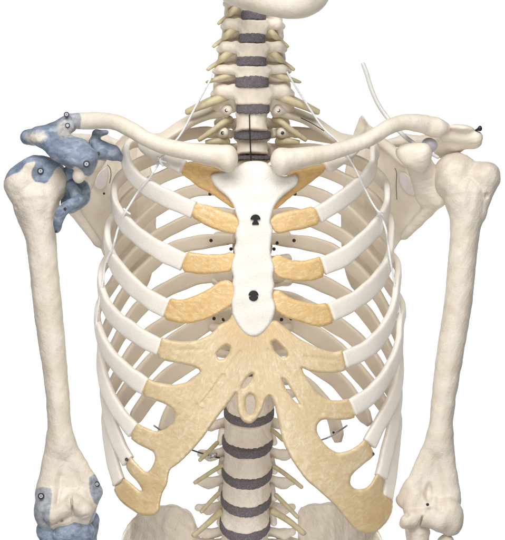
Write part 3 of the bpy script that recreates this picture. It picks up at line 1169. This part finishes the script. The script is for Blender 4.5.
def vertebra_cervical():
    B = Body(.7, 3)
    B.drum((0, 0, 0), 15, 10, 8.4, 2.2, .06)
    for s in (-1, 1):
        B.rc((s * 12, 1, 5), (s * 15.5, 3, 8.6), 3, 2, 3)                       # uncinate lip
        B.rc((s * 13, 3, 2.5), (s * 26, 8, 4), 6.0, 6.6, 4)                     # transverse process
        B.rc((s * 26, 8, 4), (s * 31.5, 11, 1.5), 6.2, 4.4, 3)
        B.rc((s * 27, 20, -9), (s * 26, 20, 9), 7.6, 7.6, 4)                   # articular pillar
        B.ell((s * 18, 20, 0), (9, 7, 16), 4)
        B.rc((s * 24, 24, -1), (0, 38, -4), 4, 4, 4)
    B.rc((0, 38, -4), (0, 58, -11), 4, 4.5, 4)
    return B


def vertebra_thoracic():
    B = Body(.9, 3)
    B.drum((0, 0, 0), 17, 14, 10.6, 2.5, .12)
    for s in (-1, 1):
        B.rc((s * 12, 10, 3), (s * 16, 26, 4), 5, 5, 4)
        B.rc((s * 15, 26, 4), (s * 33, 36, 7), 5.2, 5.8, 4)
        B.rc((s * 14, 26, 4), (0, 36, -2), 4, 4, 4)
        B.ell((s * 14, 26, -7), (6, 4, 8), 4)
    B.rc((0, 36, -2), (0, 60, -26), 4, 4, 4)
    return B


def vertebra_lumbar(hz):
    B = Body(.9, 3)
    B.drum((0, 0, 0), 26.2, 22, hz, 1.8, .07, shear=.62)
    for s in (-1, 1):
        B.rc((s * 16, 14, 4), (s * 19, 30, 3), 6, 6, 5)
        B.rc((s * 20, 24, 3), (s * 40, 26, -2), 6.2, 5.2, 5, .7)
        B.rc((s * 40, 26, -2), (s * 50, 28, 0), 5.2, 4.2, 4, .7)
        B.ell((s * 20, 36, 10), (6, 6, 11), 5)
        B.ell((s * 17, 38, -14), (5.5, 5.5, 10), 5)
        B.rc((s * 17, 32, 0), (0, 44, -2), 5, 5, 4)
    B.rc((0, 44, -2), (0, 70, -6), 6, 6, 4)
    return B


def proto(name, body, mat, rough, seed):
    v, f = body.solve(rough, seed)
    o = link(name, v, f, mat, None)
    off = WORLD[o.name].copy()
    return o, off


def put(pr, pos, parent, rot, scale):
    """place a copy of a prototype whose own zero point goes to pos"""
    o, off = pr
    from mathutils import Euler, Matrix
    R = np.array(Euler(rot).to_matrix())
    c = np.array(pos) + R @ (off * np.array(scale))
    return copy_of(o, c, parent, rot, scale)


pc = proto('cervical_vertebra', vertebra_cervical(), M['bone'], .22, 51)
pt_ = proto('thoracic_vertebra', vertebra_thoracic(), M['bone'], .22, 52)


def disc_shape(rx, ry, hz, bulge, seed, h=.6):
    B = Body(h, 2)

    def f(X, Y, Z):
        rad = np.sqrt((X / rx) ** 2 + (Y / ry) ** 2)
        th = hz * (1 + bulge * np.clip(1 - (X / rx) ** 2, 0, 1)) + .25 * np.sin(X * 1.1 + seed) + .2 * np.sin(X * 2.3 + seed * 2)
        dr = (rad - 1) * min(rx, ry) + 1.0
        dz = np.abs(Z) - th + 1.0
        return np.minimum(np.maximum(dr, dz), 0) + np.sqrt(np.maximum(dr, 0) ** 2 + np.maximum(dz, 0) ** 2) - 1.0
    B.func(f, (-rx, -ry, -hz * (1 + abs(bulge)) - .5), (rx, ry, hz * (1 + abs(bulge)) + .5))
    return B


VERT = {}
# cervical: discs seen at these heights
cd = [(-7, 253.5, 12.5), (16, 253.5, 13), (39, 252, 14), (62, 251.5, 15.5), (82.5, 252, 17.5), (109, 253, 17.5)]
for a, b_ in zip(cd[:-1], cd[1:]):
    y = (a[0] + b_[0]) / 2
    hgt = (b_[0] - a[0]) - 8.5
    x = (a[1] + b_[1]) / 2
    sx = (a[2] + b_[2]) / 2 / 14.2
    o = put(pc, P(x, y, float(SPD(y))), root, (0.08, 0, 0), (sx, 1, hgt / 2 / 8.0))
    VERT[round(y)] = o
for k, (y, x, hw) in enumerate(cd[1:]):
    B = disc_shape(hw, 10.6, 4.3 if y != 82.5 else 4.6, .1 if y < 80 else .35, k)
    v, f = B.solve()
    c = P(x, y, float(SPD(y)))
    link('intervertebral_disc', v + c, f, M['disc'], root)
# thoracic
td = [109, 135, 158, 181, 204, 228, 252, 276, 300, 325, 350, 374, 398]
for k, (a, b_) in enumerate(zip(td[:-1], td[1:])):
    y = (a + b_) / 2
    lean = -.25 + .42 * k / 11 if k < 11 else -.1
    hgt = b_ - a - 5
    s = 1.0 + .02 * k if k > 1 else 1.05
    o = put(pt_, P(float(SPX(y)), y, float(SPD(y))), root, (lean * .6, 0, 0), (s, s, hgt / 2 / 10.6 * 1.03))
    VERT[('t', k)] = o
    o2y = b_
    if k < 11:
        B = disc_shape(19.5 if k < 2 else 18.5 + .4 * k, 15, 3.6 if k == 0 else 2.2, .7 if k == 0 else .1, k + 10, .7)
        v, f = B.solve()
        c = P(float(SPX(o2y)), o2y, float(SPD(o2y)))
        link('intervertebral_disc', v + c, f, M['disc'], root)
# lumbar, leaning so that their upper faces show
LUM = [(383, 250.5, 125), (409 - 8, 249.3, 121)]
lum_disc = [(411, 249), (441, 247.5), (470.5, 247), (497.5, 246), (523, 245)]
TILT = 0.0
for k, (y, x) in enumerate(lum_disc):
    B = disc_shape(26.9, 22.9, 3.5, .30, k + 30, .7)
    v, f = B.solve()
    ca, sa = math.cos(TILT), math.sin(TILT)
    v[:, 2] += .62 * v[:, 1]
    v = v @ np.array([[1, 0, 0], [0, ca, -sa], [0, sa, ca]]).T
    link('intervertebral_disc', v + P(x, y, float(SPD(y))), f, M['disc'], root)
for a, b_ in zip([(378, 250.5)] + lum_disc, lum_disc + [(548, 245)]):
    y, x = (a[0] + b_[0]) / 2, (a[1] + b_[1]) / 2
    hgt = (b_[0] - a[0]) - 6.5
    v, f = vertebra_lumbar(hgt / 2).solve(.22, 53 + int(y))
    o = link('lumbar_vertebra', v + P(x, y, float(SPD(y))), f, M['spine'], root)
    VERT[('l', round(y))] = o
for pr in (pc, pt_):
    bpy.data.objects.remove(pr[0])

LV = [k for k in VERT if isinstance(k, tuple) and k[0] == 'l']


def lum(y):
    return VERT[min(LV, key=lambda k: abs(k[1] - y))]


def cerv(y):
    return VERT[min((k for k in VERT if not isinstance(k, tuple)), key=lambda k: abs(k - y))]


# nerve roots in the neck
for y, xl, xr in ((8, 233, None), (31, 230, 271), (54, 228, 273.5), (77, 229.5, 277), (97.5, 226, 279)):
    d = float(SPD(y))
    for s, x in ((-1, xl), (1, xr)):
        if x is None:
            continue
        if y < 60:
            pts = [(x - s * 6, y - 3, d + 13), (x - s * 1, y - 1.5, d + 6), (x + s * 4, y + 3, d + 4), (x + s * 9, y + 9, d + 12), (x + s * 15, y + 13.5, d + 14), (x + s * 18.5, y + 16.5, d + 13)]
            rr = [3.8, 4.3, 3.9, 2.8, 2.5, 2.0]
        else:
            q = .5 if y < 90 else .85
            pts = [(x - s * 6, y - 2, d + 13), (x, y - .5, d + 6), (x + s * 9 * q, y + 3 * q, d + 4), (x + s * 20 * q, y + 8 * q, d + 5), (x + s * 31 * q, y + 14 * q, d + 9)]
            rr = [3.8, 4.2, 4.0, 3.3, 2.4]
        tube('nerve_root', PP(pts), rr, M['nerve_pale'], cerv(y), 1.6, 12)
# upper chest nerves and rib necks
for s in (-1, 1):
    m = (lambda x: x) if s < 0 else (lambda x: 505 - x)
    for pts, r in (([(229, 98, 112), (219, 101, 104), (205, 107, 104), (190, 114, 108)], [5, 4, 3.4, 2.6]),
                   ([(231, 121, 118), (224, 126, 108), (213, 135, 108), (202, 142, 112)], [4.5, 3.2, 3, 2.4]),
                   ([(228, 142, 124), (219, 143, 116), (209, 144, 116)], [5, 4, 2.6])):
        tube('nerve_root', PP([(m(a), b_, c) for a, b_, c in pts]), r, M['nerve_pale'], VERT[('t', 0)], 1.6, 10)
    for k, (x, y) in enumerate(((227.5, 110.5), (223.5, 133))):
        B = Body(.7, 2)
        B.ell(P(m(x), y, 107 + 5 * k), (5.2, 6, 5.2))
        B.rc(P(m(x), y, 106 + 5 * k), P(m(x - 14), y + (1 if k else -1), 122 + 5 * k), 5, 4.4)
        b2 = solid('rib_head', B, M['bone'], RIBS[(k + 1, s)], rough=.2, seed=k)
        screw(P(m(x - 1), y, 101 + 5 * k), 1.9, RIBS[(k + 1, s)], (0, -1, .1))
    if s > 0:
        tube('wire', PP([(m(204), 118, 112), (m(192), 124, 110), (m(181), 131, 108)]), .55, M['wire'], RIBS[(2, s)], 1.5, 8)
    for x, y, d, i in ((211, 240.5, 166, 7), (228, 243, 158, 7), (231, 249, 158, 7), (214, 318.5, 172, 10), (223.5, 319.5, 166, 10), (210, 194, 160, 5)):
        screw(P(m(x), y, d), 1.9, RIBS[(i, s)], (0, -1, .1))
# dark rod on the front of the spine
tube('rod', PP([(249.5, 115, 76), (249.8, 130, 82), (250.5, 148, 93), (251, 160.5, 100)]), .75, M['wire'], root, 2, 8)

# lumbar nerves
LN = [[(217, 443, 120), (208, 452, 106), (200, 460, 98)], [(221.5, 465.5, 114), (208, 474, 100), (195, 482.5, 92)], [(219, 493, 112), (210, 502, 100), (201.5, 511.5, 92)],
      [(220, 512, 112), (207, 524, 98), (194, 535, 88)],
      [(272, 430, 120), (277, 434, 108), (283, 440, 100)], [(274.5, 466.5, 114), (288, 476, 100), (301.5, 487, 92)], [(276, 495, 112), (286, 505, 100), (297.5, 517, 92)],
      [(273, 511, 112), (289, 521, 98), (303.5, 533, 88)]]
for k, pts in enumerate(LN):
    tube('nerve_root', PP(pts), [2.6, 2.5, 2.3] if k not in (3, 7) else [4, 3.4, 3], M['nerve_pale'], lum(pts[0][1]), 1.6, 10, 0)
for y in (436, 465, 492, 517):
    for s, x in ((-1, 221), (1, 273)):
        B = Body(.8, 3)
        B.rc(P(x + s * -2, y - 4, 128), P(x + s * 1, y + 6, 126), 4.5, 3.8)
        solid('joint_process', B, M['spine'], lum(y), rough=.2, seed=int(y))
tube('wire', PP([(192, 450, 138), (201, 453, 136), (212, 456, 134), (220, 458, 132)]), .9, M['wire'], root, 1.5, 8)
tube('coil', PP([(209.5, 457, 130), (213, 455.5, 129), (216, 454, 130)]), 2.0, M['steel'], root, .35, 10, 0, 7.0)

# ---- hip bones and sacrum at the lower edge


def ilium(name, pts, dep, mat):
    def th(X, Z, s):
        return 3.2 + 5.0 * np.exp(-np.abs(s) / 7.)
    return solid(name, sheet_body(pts, dep, 8.0, h=1.1, rnd=3.0, thick=th, it=2), mat, root, rough=.3, seed=61)


IL = [(113, 575), (118, 548), (125, 528), (136, 515), (149, 509), (160, 506), (170, 505), (180, 506), (190, 512), (196, 522), (199.5, 535), (204, 550), (210, 565), (212, 590), (190, 620), (150, 620), (120, 600)]
IR = [(388, 575), (385, 548), (379, 532), (368, 518), (354, 509), (343, 504), (331, 503), (318, 503.5), (307, 504.5), (299.5, 509), (297.5, 518), (299, 530), (297, 548), (292, 565), (290, 590), (310, 620), (352, 620), (380, 600)]
ilium('hip_bone', IL, lambda px, py: I(px, [110, 130, 165, 200, 215], [70, 92, 138, 172, 180]) - .35 * (py - 505), M['spine'])
ilium('hip_bone', IR, lambda px, py: I(px, [285, 300, 335, 370, 390], [180, 172, 138, 92, 70]) - .35 * (py - 505), M['spine'])
B = Body(1.2, 8)
B.ell(P(245, 556, 120), (42, 26, 18), 8)
for s in (-1, 1):
    B.rc(P(245 + s * 25, 552, 128), P(245 + s * 46, 548, 150), 13, 12, 8)
B.rc(P(245, 560, 128), P(245, 620, 165), 28, 16, 8, .6)
solid('sacrum', B, M['spine'], root, rough=.3, seed=63)

# ---- lower jaw, cut by the upper edge
B = Body(1.0, 6)
J = [(214, -34, 92, 6), (219, -18, 74, 8), (232, -7, 46, 9.5), (254, -1.5, 18, 11), (276, 2, 6, 13), (298, 3.5, 8, 13.5), (313, -2, 20, 12.5), (320, -14, 46, 10), (322, -30, 78, 8), (322, -46, 96, 6)]
q = spline([list(P(x, y, d)) + [r] for x, y, d, r in J], 8)
for a, b_ in zip(q[:-1], q[1:]):
    B.rc(a[:3], b_[:3], a[3], b_[3], 6)
B.ell(P(288, -6, 4), (24, 12, 18), 8)
solid('jaw_bone', B, M['bone'], root, rough=.06, seed=71)

# ---- screws and pins
for px, py, d, r, par, st in ((66.5, 114.5, 77, 2.9, clav[-1], 'ring'), (67.5, 125.5, 78, 2.7, clav[-1], 'pale'), (86.5, 164, 59.5, 3.5, scap_l, 'ring'), (40.5, 171, 81, 3.4, hum_l, 'ring'),
                              (41, 496, 66, 3.3, hum_l, 'ring'), (97, 484, 82.5, 2.8, hum_l, 'ring'), (65, 209, 68.5, 1.6, pad, 'pale'), (83.5, 198, 88, 1.5, pad, 'pale'), (56, 231.5, 77, 1.4, pad, 'ring'),
                              (98.5, 153.5, 79, 1.6, scap_l, 'pale'), (85, 184.5, 74, 1.6, scap_l, 'pale'), (104, 193.5, 158, 1.2, scap_l, 'ring')):
    screw(P(px, py, d), r, par, (0.05, -1, .15), st)
screw(P(427.6, 504.5, 64), 1.6, hum_r, (0, -1, .1))
B = Body(.5, 1.5)
B.rc(P(476, 130.5, 90), P(479.5, 128.8, 88), 1.4, 1.6)
B.ell(P(480, 128.5, 88), (2.3, 2.3, 3))
solid('screw', B, M['black'], scap_r)
# bead behind the right hook, elastic tube over the collar bone
B = Body(.8, 2)
B.ell(P(429, 145.5, 100), (8.8, 8.8, 8.4))
bead = solid('bead', B, M['ball'], root)
bead['label'] = 'pale lilac bead tucked between hook and roof of the blade'
hang = tube('hanger_tube', PP([(363, 64, 118), (366.5, 73, 117), (371, 88, 116), (378, 104, 114), (388, 118.5, 110), (402, 134, 100), (412, 142, 88), (424, 149.5, 78), (438, 157.5, 80)]),
            [2.5, 2.5, 2.5, 2.5, 2.5, 2.4, 2.3, 2.2, 1.8], M['tube'], root, 2, 14)
hang['label'] = 'milky bent tube sticking up behind the collarbone'

# ---- white cords tied along the ribs


def over(px, py, i, s, lift=2.0):
    W = RIBW[(i, s)]
    jy = {1: 165, 2: 210, 3: 262, 4: 309, 5: 347, 6: 386, 7: 430}[i]
    return P(px, py, float(front(px, py, W, float(I(jy, AY, AA)), float(D0(jy)))) - lift)


cl = [P(212, 74, 92), P(209, 82, 88), P(195, 108, 92), P(181, 134, 60), P(170, 148, 52), over(161, 160, 1, -1, 0), over(154, 171, 2, -1, 3), over(149, 179, 2, -1, 2), over(143, 186, 2, -1, 2), over(137, 193.5, 2, -1, 1),
      P(131, 203, 62), over(126, 211, 3, -1, 2), over(121.5, 220, 3, -1, 3), over(118, 229, 3, -1, 3), over(115, 240, 4, -1, 4), over(112.5, 249, 4, -1, 5), P(108, 257, 74), P(104.5, 267, 80),
      P(103.5, 278, 82), P(101, 292, 84), P(98.5, 306, 86), P(96.5, 322, 90), P(97, 338, 90)]
cr = [P(287, 72, 92), P(292, 81, 90), P(306, 103, 92), P(325, 130, 62), P(338, 142, 56), P(349, 158, 56), over(357.5, 173.5, 2, 1, 2), over(362, 183, 2, 1, 2), over(365.5, 190, 2, 1, 2), P(371, 201, 66),
      over(378, 212, 3, 1, 2), over(383, 221, 3, 1, 4), P(386.5, 232, 68), over(388, 244, 4, 1, 5), P(390, 258, 74), P(393, 275, 80), P(396, 292, 84), P(399.5, 310, 88), P(401.5, 330, 92)]
for pts in (cl, cr):
    tube('cord', pts, 1.15, M['cord'], root, .9, 10, 1, 2.6)
for pts in ([(158, 157, 44), (162, 161, 41), (166, 162, 42)], [(163, 156, 43), (160, 160, 40.5), (163, 166, 43)], [(124, 209, 62), (127, 212, 60), (130, 214, 58)], [(376, 209, 60), (379, 212, 58), (383, 212.5, 62)]):
    tube('knot', PP(pts), 1.15, M['cord'], root, 1, 8)

# ---- spacer wires on the floating ribs
for s in (-1, 1):
    m = (lambda x: x) if s > 0 else (lambda x: 501 - x)
    tube('spacer_wire', PP([(m(321), 440, 168), (m(328), 437.5, 163), (m(336), 433, 163), (m(347), 425.5, 158)]), 1.0, M['steel'], RIBS[(12, s)], 1.5, 8)
    screw(P(m(333.5), 432.5, 163), 1.3, RIBS[(12, s)])
for px, py, d, i, s in ((126.5, 459.5, 49.5, 8, -1), (373, 454, 48, 8, 1)):
    screw(P(px, py, d), 1.8, RIBS[(i, s)])
